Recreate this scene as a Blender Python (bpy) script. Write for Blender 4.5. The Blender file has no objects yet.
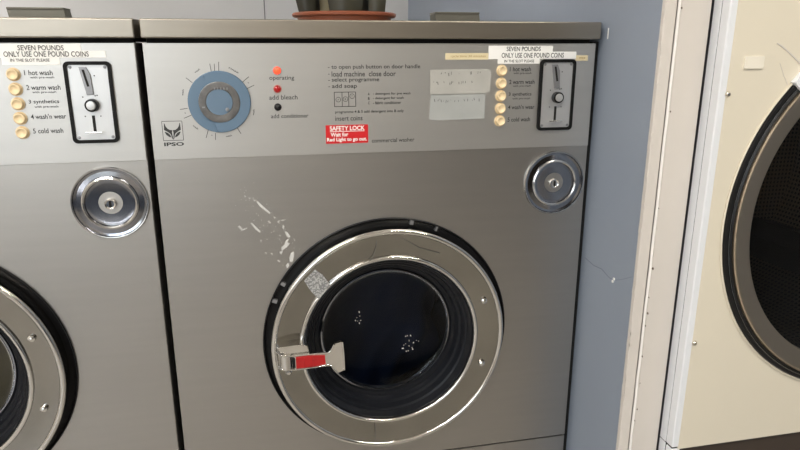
import bpy, bmesh, math, random
from mathutils import Vector, Matrix
random.seed(7)
PI = math.pi
scene = bpy.context.scene
COL = scene.collection
H = 1.12            # height of the control panel's top edge above the floor
PITCH = 0.6688      # spacing of the two washers
W = 0.66            # washer width

# ------------------------------------------------------------------ materials
def nodes(name):
    m = bpy.data.materials.new(name); m.use_nodes = True
    nt = m.node_tree
    return m, nt, nt.nodes['Principled BSDF']
def mat(name, col, rough=0.5, metal=0.0, bump=0.0, bscale=60.0, var=0.0, vscale=8.0, stretch=(1,1,1), coat=0.0, spec=0.5, aniso=0.0):
    m, nt, b = nodes(name)
    b.inputs['Base Color'].default_value = (*col, 1)
    b.inputs['Roughness'].default_value = rough
    b.inputs['Metallic'].default_value = metal
    b.inputs['Specular IOR Level'].default_value = spec
    b.inputs['Coat Weight'].default_value = coat
    b.inputs['Anisotropic'].default_value = aniso
    tc = nt.nodes.new('ShaderNodeTexCoord'); mp = nt.nodes.new('ShaderNodeMapping')
    mp.inputs['Scale'].default_value = stretch
    nt.links.new(tc.outputs['Object'], mp.inputs['Vector'])
    if var > 0:
        n = nt.nodes.new('ShaderNodeTexNoise'); n.inputs['Scale'].default_value = vscale; n.inputs['Detail'].default_value = 5
        nt.links.new(mp.outputs['Vector'], n.inputs['Vector'])
        r = nt.nodes.new('ShaderNodeValToRGB')
        r.color_ramp.elements[0].position = 0.3; r.color_ramp.elements[1].position = 0.7
        r.color_ramp.elements[0].color = (*[max(0, c*(1-var)) for c in col], 1)
        r.color_ramp.elements[1].color = (*[min(1, c*(1+var)) for c in col], 1)
        nt.links.new(n.outputs['Fac'], r.inputs['Fac']); nt.links.new(r.outputs['Color'], b.inputs['Base Color'])
    if bump > 0:
        n = nt.nodes.new('ShaderNodeTexNoise'); n.inputs['Scale'].default_value = bscale; n.inputs['Detail'].default_value = 4
        nt.links.new(mp.outputs['Vector'], n.inputs['Vector'])
        bp = nt.nodes.new('ShaderNodeBump'); bp.inputs['Strength'].default_value = bump; bp.inputs['Distance'].default_value = 0.002
        nt.links.new(n.outputs['Fac'], bp.inputs['Height']); nt.links.new(bp.outputs['Normal'], b.inputs['Normal'])
    return m
def emit(name, col, s):
    m, nt, b = nodes(name)
    b.inputs['Base Color'].default_value = (*col, 1)
    b.inputs['Emission Color'].default_value = (*col, 1); b.inputs['Emission Strength'].default_value = s
    b.inputs['Roughness'].default_value = 0.3
    return m
def glass(name, tint, refl=0.06, rough=0.02):
    m, nt, b = nodes(name); nt.nodes.remove(b)
    out = nt.nodes['Material Output']
    t = nt.nodes.new('ShaderNodeBsdfTransparent'); t.inputs['Color'].default_value = (*tint, 1)
    g = nt.nodes.new('ShaderNodeBsdfGlossy'); g.inputs['Roughness'].default_value = rough
    fr = nt.nodes.new('ShaderNodeFresnel'); fr.inputs['IOR'].default_value = 1.28
    mx = nt.nodes.new('ShaderNodeMixShader')
    nt.links.new(fr.outputs['Fac'], mx.inputs['Fac']); nt.links.new(t.outputs[0], mx.inputs[1]); nt.links.new(g.outputs[0], mx.inputs[2])
    nt.links.new(mx.outputs[0], out.inputs['Surface'])
    return m
def perforated(name, col, hole, scale):
    m, nt, b = nodes(name)
    b.inputs['Metallic'].default_value = 0.8; b.inputs['Roughness'].default_value = 0.4
    tc = nt.nodes.new('ShaderNodeTexCoord')
    v = nt.nodes.new('ShaderNodeTexVoronoi'); v.inputs['Scale'].default_value = scale; v.inputs['Randomness'].default_value = 0.0
    nt.links.new(tc.outputs['UV'], v.inputs['Vector'])
    r = nt.nodes.new('ShaderNodeValToRGB'); r.color_ramp.interpolation = 'CONSTANT'
    r.color_ramp.elements[0].color = (*hole, 1); r.color_ramp.elements[1].color = (*col, 1); r.color_ramp.elements[1].position = 0.3
    nt.links.new(v.outputs['Distance'], r.inputs['Fac']); nt.links.new(r.outputs['Color'], b.inputs['Base Color'])
    return m

M = {}
M['steel'] = mat('brushed_steel', (.455,.437,.412), .40, 1.0, bump=.012, bscale=90, var=.02, vscale=6, stretch=(1,1,14))
M['lid'] = mat('lid_steel', (.37,.335,.285), .38, 1.0, bump=.012, bscale=90, var=.03, vscale=6, stretch=(1,1,14))
M['panel'] = mat('satin_aluminium', (.56,.55,.53), .42, .88, bump=.01, bscale=90, var=.015, vscale=5, stretch=(1,1,14))
M['chrome'] = mat('chrome', (.78,.77,.75), .10, 1.0)
M['ring'] = mat('polished_ring_steel', (.35,.34,.315), .12, 1.0, bump=.03, bscale=40, var=.08, vscale=12)
M['dish'] = mat('polished_dish', (.30,.31,.34), .12, 1.0, bump=.02, bscale=30)  # dark bluish base stands in for dark reflections on the lock covers
M['beadsteel'] = mat('bead_steel', (.55,.55,.55), .16, 1.0)
M['matteblack'] = mat('matte_black_rubber', (.010,.010,.010), .6, spec=.15)
M['black'] = mat('black_rubber', (.010,.010,.011), .36, spec=.3)
M['gasket'] = mat('gasket_rubber', (.006,.007,.010), .33, spec=.3)
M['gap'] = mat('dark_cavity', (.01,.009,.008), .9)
M['ink'] = mat('dark_print', (.035,.035,.035), .6)
M['inkgrey'] = mat('faded_print', (.10,.10,.095), .6)
M['white'] = mat('white_label', (.90,.89,.86), .55)
M['yellow'] = mat('yellow_label', (.72,.62,.40), .55)
M['ylink'] = mat('amber_print', (.45,.32,.12), .6)
M['button'] = mat('cream_button', (.84,.67,.42), .40, coat=.1)
M['plate'] = mat('coin_plate', (.62,.62,.62), .38, .7)
M['grey'] = mat('grey_slot', (.30,.30,.31), .4, .6)
M['bluefilm'] = mat('blue_film', (.12,.195,.285), .22, .0, bump=.08, bscale=50, coat=.5)
M['blueface'] = mat('blue_dial_face', (.125,.195,.28), .35, coat=.3)
M['dialring'] = mat('worn_dial_ring', (.17,.165,.16), .38, .6, var=.3, vscale=60)
M['red'] = mat('red_sticker', (.62,.015,.02), .4)
M['redgrip'] = mat('red_plastic', (.40,.006,.008), .42, bump=.05, bscale=80, coat=.1)
M['stickerwhite'] = mat('sticker_white', (.9,.88,.86), .5)
M['lampon'] = emit('lit_red_lens', (1.0,.055,.02), 1.9)
M['lampoff'] = mat('dark_red_lens', (.45,.008,.010), .2, coat=.5)
M['lampblack'] = mat('black_lens', (.008,.008,.009), .25)
M['bezel'] = mat('pink_bezel', (.55,.17,.14), .4)
M['tape'] = mat('cloudy_tape', (.44,.43,.40), .30, 0, bump=.1, bscale=60, var=.08, vscale=25)
M['tape2'] = mat('cloudy_tape_lower', (.40,.41,.40), .28, 0, bump=.1, bscale=60, var=.06, vscale=25)
M['residue'] = mat('white_residue', (.62,.61,.59), .7)
def residue_mat():
    m, nt, b = nodes('torn_sticker_residue')
    tc = nt.nodes.new('ShaderNodeTexCoord'); n = nt.nodes.new('ShaderNodeTexNoise'); n.inputs['Scale'].default_value = 420; n.inputs['Detail'].default_value = 3
    nt.links.new(tc.outputs['Object'], n.inputs['Vector'])
    r = nt.nodes.new('ShaderNodeValToRGB'); r.color_ramp.elements[0].position = .47; r.color_ramp.elements[1].position = .58
    r.color_ramp.elements[0].color = (.20,.20,.20,1); r.color_ramp.elements[1].color = (.46,.46,.45,1)
    nt.links.new(n.outputs['Fac'], r.inputs['Fac']); nt.links.new(r.outputs['Color'], b.inputs['Base Color'])
    b.inputs['Roughness'].default_value = .55
    return m
M['torn'] = residue_mat()
M['glass'] = glass('door_glass', (.50,.55,.62))
M['dryerglass'] = glass('tinted_dryer_glass', (.60,.57,.54))
M['pane'] = glass('shop_window_glass', (.97,.98,.98))
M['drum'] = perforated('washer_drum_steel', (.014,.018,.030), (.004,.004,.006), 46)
M['navy'] = mat('navy_cloth', (.035,.058,.115), .85, bump=.6, bscale=25)
M['tan'] = mat('tan_cloth', (.80,.48,.17), .85, bump=.6, bscale=25)
M['whitefleck'] = mat('white_fleck', (.85,.86,.88), .3)
M['cream'] = mat('cream_enamel', (.75,.69,.57), .36, var=.02, vscale=3)
M['creampale'] = mat('pale_cream_plastic', (.86,.81,.70), .4)
M['enamel'] = mat('white_enamel', (.80,.82,.86), .30)
M['cabshade'] = mat('gap_shade_sheet', (.05,.05,.055), .6)  # cabinet coloured dark for the shade in the gap beside the post
M['kick'] = mat('brown_kick_plate', (.050,.036,.028), .45)
M['bronze'] = mat('dryer_door_ring', (.66,.57,.46), .28, 1.0, bump=.06, bscale=120)
M['dryerdrum'] = perforated('dryer_drum_steel', (.36,.30,.215), (.02,.01,.008), 105)
M['dryerdark'] = mat('dryer_inner_dark', (.022,.018,.015), .4)
M['screw'] = mat('screw_head', (.80,.76,.68), .18, 1.0)
M['bluewall'] = mat('blue_grey_paint', (.275,.318,.388), .48, bump=.10, bscale=25, var=.03, vscale=3)
M['addeddado'] = mat('added_dado_dark', (.085,.11,.155), .5)
M['bluedeep'] = mat('dark_reflected_wall', (.16,.18,.21), .6)
M['addeddoor'] = mat('added_door_dark', (.045,.035,.028), .5)
M['backwall'] = mat('pale_grey_paint', (.70,.70,.71), .6, bump=.05, bscale=20)
M['seam'] = mat('panel_seam', (.16,.165,.18), .8)
M['post'] = mat('cream_gloss_paint', (.67,.625,.58), .45, bump=.12, bscale=35, var=.03, vscale=6)
M['bead'] = mat('worn_bead_paint', (.90,.87,.84), .45, bump=.15, bscale=60)
M['chip'] = mat('exposed_wood_chip', (.10,.065,.04), .8)
M['crack'] = mat('filled_crack', (.19,.215,.255), .8)
M['roomwall'] = mat('cream_wall_paint', (.62,.58,.52), .7, bump=.05, bscale=20)
M['ceil'] = mat('ceiling_white', (.75,.74,.72), .8)
M['floor'] = mat('vinyl_floor', (.34,.32,.29), .4, var=.2, vscale=14)
M['frame'] = mat('window_frame_paint', (.35,.36,.38), .5)
M['pavement'] = mat('pavement', (.55,.53,.50), .9, var=.1, vscale=3)
M['terracotta'] = mat('terracotta', (.27,.080,.040), .45, var=.12, vscale=30)
M['soil'] = mat('potting_soil', (.03,.02,.014), .95)
M['leaf'] = mat('dark_leaf', (.034,.032,.020), .45, var=.5, vscale=20, stretch=(1,1,.25))
M['leafpale'] = mat('pale_leaf', (.42,.36,.22), .5, var=.15, vscale=20)
M['hopper'] = mat('dull_grey_steel', (.15,.145,.12), .5, .3)
M['tube'] = emit('added_light_tube', (1.0,.93,.82), 6)

# ------------------------------------------------------------------ mesh helpers
def link(name, bm, m, parent=None, smooth=True, ang=35):
    me = bpy.data.meshes.new(name)
    bmesh.ops.recalc_face_normals(bm, faces=bm.faces[:])
    bm.to_mesh(me); bm.free()
    for mm in (m if isinstance(m, (list, tuple)) else [m]): me.materials.append(mm)
    if smooth:
        me.polygons.foreach_set('use_smooth', [True]*len(me.polygons))
        try: me.set_sharp_from_angle(angle=math.radians(ang))
        except Exception: pass
    o = bpy.data.objects.new(name, me); COL.objects.link(o)
    if smooth:
        wn = o.modifiers.new('weighted_normal', 'WEIGHTED_NORMAL'); wn.keep_sharp = True; wn.weight = 100
    if parent is not None: o.parent = parent
    return o
def NB(): return bmesh.new()
def box(bm, x0, x1, y0, y1, z0, z1, bev=0.0, seg=2, mi=0):
    r = bmesh.ops.create_cube(bm, size=1.0)
    vs = r['verts']
    for v in vs:
        v.co = Vector((x0 + (v.co.x+.5)*(x1-x0), y0 + (v.co.y+.5)*(y1-y0), z0 + (v.co.z+.5)*(z1-z0)))
    fs = {f for v in vs for f in v.link_faces}
    for f in fs: f.material_index = mi
    if bev > 0:
        es = {e for v in vs for e in v.link_edges}
        bmesh.ops.bevel(bm, geom=list(es), offset=bev, segments=seg, affect='EDGES', profile=.5)
def lathe(bm, cx, cz, prof, n=72, closed=False, mi=0, uv=False):
    """revolve (radius, y) pairs round the y axis through (cx, cz)"""
    rings = []
    for r, y in prof:
        if r < 1e-6: rings.append([bm.verts.new((cx, y, cz))])
        else: rings.append([bm.verts.new((cx+r*math.cos(2*PI*i/n), y, cz+r*math.sin(2*PI*i/n))) for i in range(n)])
    pr = list(zip(rings[:-1], rings[1:]))
    if closed: pr.append((rings[-1], rings[0]))
    for a, b in pr:
        for i in range(n):
            j = (i+1) % n
            if len(a) == 1 and len(b) == 1: continue
            if len(a) == 1: f = bm.faces.new((a[0], b[i], b[j]))
            elif len(b) == 1: f = bm.faces.new((a[i], a[j], b[0]))
            else: f = bm.faces.new((a[i], a[j], b[j], b[i]))
            f.material_index = mi
def lathez(bm, cx, cy, prof, n=64):
    rings = []
    for r, z in prof:
        if r < 1e-6: rings.append([bm.verts.new((cx, cy, z))])
        else: rings.append([bm.verts.new((cx+r*math.cos(2*PI*i/n), cy+r*math.sin(2*PI*i/n), z)) for i in range(n)])
    for a, b in zip(rings[:-1], rings[1:]):
        for i in range(n):
            j = (i+1) % n
            if len(a) == 1: bm.faces.new((a[0], b[i], b[j]))
            elif len(b) == 1: bm.faces.new((a[i], a[j], b[0]))
            else: bm.faces.new((a[i], a[j], b[j], b[i]))
def disc(bm, cx, cz, r, y0, y1, n=32, bev=0.0, mi=0):
    """short solid cylinder along y, front (small y) y0, back y1"""
    p = [(0, y0)]
    if bev > 0: p += [(r-bev, y0), (r-bev*.3, y0+bev*.3), (r, y0+bev)]
    else: p += [(r, y0)]
    p += [(r, y1), (0, y1)]
    lathe(bm, cx, cz, p, n, mi=mi)
def prism(bm, pts, y0, y1, dz=0.0, bev=0.0, mi=0):
    """polygon in the xz plane extruded along y"""
    a = [bm.verts.new((x, y0, z+dz)) for x, z in pts]; b = [bm.verts.new((x, y1, z+dz)) for x, z in pts]
    f0 = bm.faces.new(a); bm.faces.new(b[::-1]).material_index = mi
    f0.material_index = mi
    n = len(pts)
    for i in range(n):
        j = (i+1) % n
        bm.faces.new((a[j], a[i], b[i], b[j])).material_index = mi
    if bev > 0:
        bmesh.ops.bevel(bm, geom=list(f0.edges), offset=bev, segments=2, affect='EDGES', profile=.5)
def rrect(x0, x1, z0, z1, r, n=6):
    pts = []
    for cx, cz, a0 in ((x1-r, z1-r, 0), (x0+r, z1-r, 90), (x0+r, z0+r, 180), (x1-r, z0+r, 270)):
        for k in range(n+1):
            a = math.radians(a0 + 90*k/n); pts.append((cx+r*math.cos(a), cz+r*math.sin(a)))
    return pts
def ribbon(bm, pts, w, y0, y1, dz=0.0):
    """thin stroke following xz points"""
    for (xa, za), (xb, zb) in zip(pts[:-1], pts[1:]):
        dx, dz_ = xb-xa, zb-za; l = math.hypot(dx, dz_) or 1e-6
        nx, nz = -dz_/l*w/2, dx/l*w/2
        prism(bm, [(xa+nx, za+nz), (xb+nx, zb+nz), (xb-nx, zb-nz), (xa-nx, za-nz)], y0, y1, dz)
def tube(bm, pts, r, n=10):
    P = [Vector(p) for p in pts]; rings = []
    for i, p in enumerate(P):
        t = ((P[i+1]-p).normalized() if i < len(P)-1 else Vector()) + ((p-P[i-1]).normalized() if i else Vector())
        t.normalize(); a = t.cross(Vector((0,1,0))); a.normalize(); b = a.cross(t)
        rings.append([bm.verts.new(p+a*r*math.cos(2*PI*k/n)+b*r*math.sin(2*PI*k/n)) for k in range(n)])
    for A, B in zip(rings[:-1], rings[1:]):
        for k in range(n): bm.faces.new((A[k], A[(k+1)%n], B[(k+1)%n], B[k]))
    bm.faces.new(rings[0]); bm.faces.new(rings[-1][::-1])
def text_into(bm, s, x0, zc, w, h, y, thick=.00012, bold=0.0, ang=0.0, align='left'):
    """lettering on a front face: fitted to width w and height h, middle height zc"""
    cu = bpy.data.curves.new('txt', 'FONT'); cu.body = s; cu.size = 1.0; cu.offset = bold; cu.resolution_u = 3
    ob = bpy.data.objects.new('txt', cu); COL.objects.link(ob)
    dg = bpy.context.evaluated_depsgraph_get(); dg.update()
    me = bpy.data.meshes.new_from_object(ob.evaluated_get(dg))
    bpy.data.objects.remove(ob); bpy.data.curves.remove(cu)
    xs = [v.co.x for v in me.vertices]; ys = [v.co.y for v in me.vertices]
    if not xs: return
    ax, bx, ay, by = min(xs), max(xs), min(ys), max(ys)
    ca, sa = math.cos(ang), math.sin(ang)
    off = len(bm.verts)
    new = []
    for v in me.vertices:
        u = (v.co.x-ax)/(bx-ax)*w; t = ((v.co.y-ay)/(by-ay)-.5)*h
        if align == 'center': u -= w/2
        new.append(bm.verts.new((x0+u*ca-t*sa, y, zc+u*sa+t*ca)))
    for p in me.polygons:
        try: bm.faces.new([new[i] for i in p.vertices])
        except ValueError: pass
    bpy.data.meshes.remove(me)
def line(name, m, parent, *a, **k):
    bm = NB(); text_into(bm, *a, **k); return link(name, bm, m, parent, False)
def strokes(name, m, parent, polys, w, y0, y1, dz):
    for P in polys:
        bm = NB(); ribbon(bm, P, w, y0, y1, dz); link(name, bm, m, parent, False)
def tag(o, label, cat, group=None):
    o['label'] = label; o['category'] = cat
    if group: o['group'] = group
    return o
def thing(name, label, cat, loc, group=None):
    o = bpy.data.objects.new(name, None); o.empty_display_size = .1; o.location = loc; COL.objects.link(o)
    return tag(o, label, cat, group)
def struct(name, bm, m, parent=None, smooth=False):
    o = link(name, bm, m, parent, smooth)
    o['kind'] = 'structure'
    return o

# ------------------------------------------------------------------ camera
cam = bpy.data.cameras.new('camera'); cam.sensor_width = 36; cam.lens = 636.6/800*36; cam.clip_start = .02
co = bpy.data.objects.new('camera', cam); COL.objects.link(co)
yaw, pit = math.radians(12.0085), math.radians(15.6028)
f = Vector((math.sin(yaw)*math.cos(pit), math.cos(yaw)*math.cos(pit), -math.sin(pit)))
r = Vector((math.cos(yaw), -math.sin(yaw), 0)); u = r.cross(f)
mw = Matrix(((r.x,u.x,-f.x,0),(r.y,u.y,-f.y,0),(r.z,u.z,-f.z,0),(0,0,0,1)))
co.matrix_world = Matrix.Translation((.1529,-.9345,H-.0061)) @ mw
scene.camera = co

# ------------------------------------------------------------------ room
XL, XR, YF, YB, ZC = -2.2, 2.1, -3.1, 1.37, 2.65
bm = NB(); box(bm, XL-.1, XR+.1, YF-.12, YB+.1, -.1, 0); struct('floor', bm, M['floor'])
bm = NB(); box(bm, XL-.1, XR+.1, YF-.12, YB+.1, ZC, ZC+.1); struct('ceiling', bm, M['ceil'])
bm = NB(); box(bm, XL-.1, XR+.1, YB, YB+.1, 0, ZC); wb = struct('wall_back', bm, M['backwall'])
bm = NB(); box(bm, .175, .1785, YB-.0012, YB+.01, 0, ZC); link('panel_seam', bm, M['seam'], wb)['kind'] = 'structure'
bm = NB(); box(bm, XL-.1, XL, YF, YB, 0, ZC); struct('wall_left', bm, M['roomwall'])
bm = NB(); box(bm, XR, XR+.1, YF, YB, 0, ZC); struct('wall_right', bm, M['bluedeep'])  # unseen wall, coloured dark to deepen the steel's reflections
bm = NB(); box(bm, .95, 1.95, YF-.02, YF+.03, 0, 2.1, .004); dr1 = struct('added_door', bm, M['addeddoor'])  # unseen dark door added to darken what the steel reflects
bm = NB(); box(bm, 1.02, 1.06, YF+.03, YF+.06, .98, 1.12, .006); link('door_handle', bm, M['chrome'], dr1)['kind'] = 'structure'  # handle of the added door
# shop front: a wall with one large window
WX0, WX1, WZ0, WZ1 = -2.15, -.5, .45, 2.35
bm = NB()
box(bm, XL-.1, WX0, YF-.12, YF, 0, ZC); box(bm, WX1, XR+.1, YF-.12, YF, 0, ZC)
box(bm, WX0, WX1, YF-.12, YF, 0, WZ0); box(bm, WX0, WX1, YF-.12, YF, WZ1, ZC)
wf = struct('wall_front', bm, M['roomwall'])
bm = NB(); box(bm, XL, XR, YF-.002, YF+.012, 0, WZ0-.03); struct('added_dado', bm, M['addeddado'], wf)  # unseen dark band added for dark reflections low on the washers
bm = NB()
for x in (WX0, (WX0+WX1)/2-.025, WX1-.05): box(bm, x, x+.05, YF-.09, YF-.03, WZ0, WZ1)
for z in (WZ0, WZ1-.05): box(bm, WX0+.05, WX1-.05, YF-.089, YF-.031, z, z+.05)
win = struct('window_1', bm, M['frame'])
for x0, x1 in ((WX0+.05, (WX0+WX1)/2-.025), ((WX0+WX1)/2+.025, WX1-.05)):
    bm = NB(); box(bm, x0, x1, YF-.064, YF-.056, WZ0+.05, WZ1-.05); struct('window_pane', bm, M['pane'], win)
bm = NB(); box(bm, -14, 14, YF-16, YF-.13, -.15, -.05); struct('pavement', bm, M['pavement'])
bm = NB(); box(bm, .6612, .6719, .013, .030, 0, H+.002); struct('gap_shade_strip', bm, M['gap'])  # dark strip standing in for the shade between washer and partition
# blue partition beside the washer, its cream post, crack
bm = NB(); box(bm, .672, .735, -.147, YB, 0, ZC); part = struct('wall_partition', bm, M['bluewall'])
bm = NB()
def wallcrack(pts, w):
    for (ya, za), (yb, zb) in zip(pts[:-1], pts[1:]):
        v = [bm.verts.new((.6717, y, H+z)) for y, z in ((ya, za+w), (yb, zb+w), (yb, zb-w), (ya, za-w))]
        bm.faces.new(v)
        v2 = [bm.verts.new((.6725, y, H+z)) for y, z in ((ya, za+w), (yb, zb+w), (yb, zb-w), (ya, za-w))]
        bm.faces.new(v2[::-1])
        for i in range(4): bm.faces.new((v[i], v[(i+1)%4], v2[(i+1)%4], v2[i]))
wallcrack([(.0,-.349),(-.03,-.3525),(-.055,-.350),(-.08,-.356),(-.094,-.355)], .0006)
wallcrack([(-.094,-.355),(-.115,-.346),(-.14,-.333)], .0003)
link('wall_crack', bm, M['crack'], part)['kind'] = 'structure'
bm = NB()
for dy, dz in ((-.094,-.353),(-.091,-.358)): box(bm, .6705, .673, dy-.002, dy+.002, H+dz-.002, H+dz+.002, .0008)
box(bm, .6713, .673, -.0145, -.0125, H+.006, H+.022)
link('filler_mark', bm, M['white'], part)['kind'] = 'structure'
bm = NB(); box(bm, .6695, .6865, -.156, -.1475, 0, ZC, .0015)
tr = struct('trim_1', bm, M['post'])
bm = NB(); box(bm, .691, .7358, -.158, -.1475, 0, ZC, .0012); struct('trim_2', bm, M['post'])
bm = NB()
# bead between the two boards, slightly wavy where the paint is worn
rings = []
for k in range(90):
    z = ZC*k/89; w = .0002*math.sin(k*1.7)+.0003*random.uniform(-1,1)
    rings.append([bm.verts.new((.6890+.0018*math.cos(a)+w, -.1565-.0028*math.sin(a), z)) for a in [PI*i/8 for i in range(9)]])
for a, b in zip(rings[:-1], rings[1:]):
    for i in range(8): bm.faces.new((a[i], a[i+1], b[i+1], b[i]))
    bm.faces.new((a[8], a[0], b[0], b[8]))
bm.faces.new(rings[0][::-1]); bm.faces.new(rings[-1])
struct('trim_3', bm, M['bead'], None, True)
bm = NB()
for dz, s in ((.043,.9),(-.315,1.6),(-.09,.8),(-.385,1.4),(-.405,.8),(-.36,.7),(-.455,1.1),(-.50,.7),(-.545,1.2),(-.565,.8),(-.225,.7)):
    dx = random.uniform(.6905,.6925)
    z = H+dz; s *= .0011
    prism(bm, [(dx-s*.7, z), (dx, z+s*1.3), (dx+s*.7, z+s*.4), (dx+s*.4, z-s*1.4)], -.1592, -.1572)
link('paint_chip', bm, M['chip'], tr)['kind'] = 'structure'
bm = NB(); rr = random.Random(11)
for k in range(46):
    z = H-.62+rr.random()**.8*.70; s = rr.uniform(.0008,.0024)
    prism(bm, [(.6693-s*.5, z-s*2), (.6693+s*.8, z-s*.6), (.6693+s*.6, z+s*1.2), (.6693-s*.5, z+s*2.2)], -.1566, -.1500)
for k in range(24):
    z = H-.62+rr.random()*.5; s = rr.uniform(.0006,.0014); x = .6912+rr.uniform(-.0008,.0014)
    prism(bm, [(x-s*.5, z-s*2), (x+s*.8, z-s*.6), (x+s*.5, z+s*1.2), (x-s*.3, z+s*2.2)], -.1589, -.1572)
link('flaking_paint', bm, M['post'], tr)['kind'] = 'structure'

# ------------------------------------------------------------------ washers
LX = LZ = None
DCX, DCZ = .3325, -.4600
TICKS = [(0.0852,-0.0279,0.0864,-0.038),(0.0911,-0.0279,0.0909,-0.0375),(0.0972,-0.0254,0.0963,-0.0376),(0.1363,-0.0456,0.1266,-0.0532),(0.1428,-0.0572,0.1324,-0.062),(0.0524,-0.0462,0.0604,-0.0531),(0.0412,-0.0888,0.051,-0.0875),(0.0451,-0.101,0.0553,-0.0969),(0.0762,-0.1179,0.0725,-0.1288),(0.0856,-0.1226,0.0849,-0.1321),(0.1158,-0.116,0.1205,-0.1244),(0.1344,-0.0533,0.1357,-0.0545),(0.08,-0.1248,0.081,-0.126),(0.0466,-0.0932,0.0479,-0.0944)]
DWORDS = [((.0678,-.037),35),((.1164,-.0366),-30),((.1396,-.0948),80),((.1035,-.127),10),((.0595,-.1136),-42),((.0465,-.0659),80)]
FLECKS = [[(0.1363,-0.2253),(0.1378,-0.2239),(0.1463,-0.2334),(0.1549,-0.2423),(0.1541,-0.2446),(0.145,-0.2364),(0.1402,-0.2324)],[(0.1257,-0.2569),(0.1278,-0.257),(0.1394,-0.2705),(0.1379,-0.2724),(0.1316,-0.2665)],[(0.1748,-0.2727),(0.1784,-0.2741),(0.1826,-0.2814),(0.1802,-0.2829),(0.1767,-0.2795)],[(0.1683,-0.2972),(0.173,-0.2935),(0.1755,-0.2873),(0.1801,-0.2852),(0.1776,-0.2906),(0.1813,-0.2917),(0.1765,-0.2977),(0.1727,-0.299),(0.1688,-0.3036)],[(0.1795,-0.3147),(0.1821,-0.3069),(0.1867,-0.3056),(0.1864,-0.3128),(0.1845,-0.3208),(0.18,-0.3212)],[(0.1737,-0.3264),(0.1776,-0.3227),(0.1789,-0.3268),(0.1757,-0.3315)],[(0.1723,-0.2627),(0.1744,-0.2644),(0.1734,-0.2698),(0.1713,-0.2666)],[(0.1073,-0.2612),(0.1096,-0.2598),(0.1141,-0.267),(0.1126,-0.2685)],[(0.1621,-0.3167),(0.1657,-0.3194),(0.1649,-0.321),(0.1613,-0.3183)],[(0.1515,-0.3048),(0.1552,-0.3066),(0.1543,-0.309)],[(0.1379,-0.2841),(0.1401,-0.2835),(0.1391,-0.2881)],[(0.165,-0.3041),(0.1703,-0.3037),(0.1677,-0.3091)],[(0.1505,-0.2556),(0.1528,-0.2546),(0.1547,-0.2601)],[(0.1245,-0.2179),(0.128,-0.2188),(0.1264,-0.221)],[(0.159,-0.2487),(0.1626,-0.2505),(0.1603,-0.2519)],[(0.1644,-0.2568),(0.1682,-0.2547),(0.1665,-0.2593)],[(0.1869,-0.2841),(0.1898,-0.2874),(0.1882,-0.2889)],[(0.119,-0.2139),(0.1217,-0.2163),(0.1195,-0.2177)],[(0.1097,-0.2687),(0.1142,-0.2655),(0.1202,-0.2635),(0.1201,-0.2647),(0.1149,-0.2671)],[(0.1315,-0.2213),(0.135,-0.223),(0.1327,-0.2244)],[(0.169,-0.2547),(0.1771,-0.2544),(0.1726,-0.2561)],[(0.1434,-0.3042),(0.1457,-0.3036),(0.1462,-0.3068)]]
GLASS_FLECKS = [(0.291,-0.4274),(0.2882,-0.4357),(0.2947,-0.4434),(0.286,-0.4455),(0.2926,-0.4504),(0.3705,-0.4821),(0.3788,-0.4807),(0.374,-0.4898),(0.3845,-0.4946),(0.3671,-0.4965),(0.3775,-0.5014),(0.3886,-0.4921),(0.365,-0.5015),(0.3831,-0.5064),(0.372,-0.5098)]
HANDLE = [(0.1517,-0.4437),(0.1544,-0.4422),(0.1796,-0.4404),(0.1995,-0.4425),(0.202,-0.4545),(0.2304,-0.4564),(0.2346,-0.4524),(0.24,-0.4413),(0.2523,-0.4394),(0.2536,-0.4432),(0.2542,-0.4885),(0.2447,-0.4925),(0.2387,-0.4868),(0.2328,-0.477),(0.2011,-0.4784),(0.1789,-0.4796),(0.1589,-0.4777),(0.1549,-0.4706)]
L1 = [(0.018,-0.1071),(0.0188,-0.1078),(0.0197,-0.1114),(0.0219,-0.1147),(0.0248,-0.1166),(0.0282,-0.1171),(0.0275,-0.1202),(0.0278,-0.1235),(0.0281,-0.1267),(0.0285,-0.1303),(0.0269,-0.1281),(0.0262,-0.1242),(0.0251,-0.1218),(0.022,-0.1193),(0.0183,-0.117),(0.0174,-0.1167)]
L3 = [(0.0179,-0.1196),(0.0189,-0.119),(0.0224,-0.1208),(0.0249,-0.1237),(0.0262,-0.127),(0.0234,-0.1263),(0.0201,-0.1236)]
mir = lambda P: [(.0570-x, z) for x, z in P][::-1]

def holed_plate(bm, x0, x1, z0, z1, cx, cz, rad, y0, y1, n=96):
    angs = sorted(set([2*PI*i/n for i in range(n)] + [math.atan2(z-cz, x-cx) % (2*PI) for x in (x0, x1) for z in (z0, z1)]))
    def outer(a):
        c, s = math.cos(a), math.sin(a); t = []
        if c > 1e-9: t.append((x1-cx)/c)
        if c < -1e-9: t.append((x0-cx)/c)
        if s > 1e-9: t.append((z1-cz)/s)
        if s < -1e-9: t.append((z0-cz)/s)
        k = min(t); return cx+c*k, cz+s*k
    R = []
    for a in angs:
        ox, oz = outer(a); ix, iz = cx+rad*math.cos(a), cz+rad*math.sin(a)
        R.append([bm.verts.new(p) for p in ((ox, y1, oz), (ox, y0, oz), (ix, y0, iz), (ix, y1, iz))])
    m = len(R)
    for i in range(m):
        a, b = R[i], R[(i+1) % m]
        for k in range(4): bm.faces.new((a[k], a[(k+1)%4], b[(k+1)%4], b[k]))

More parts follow.
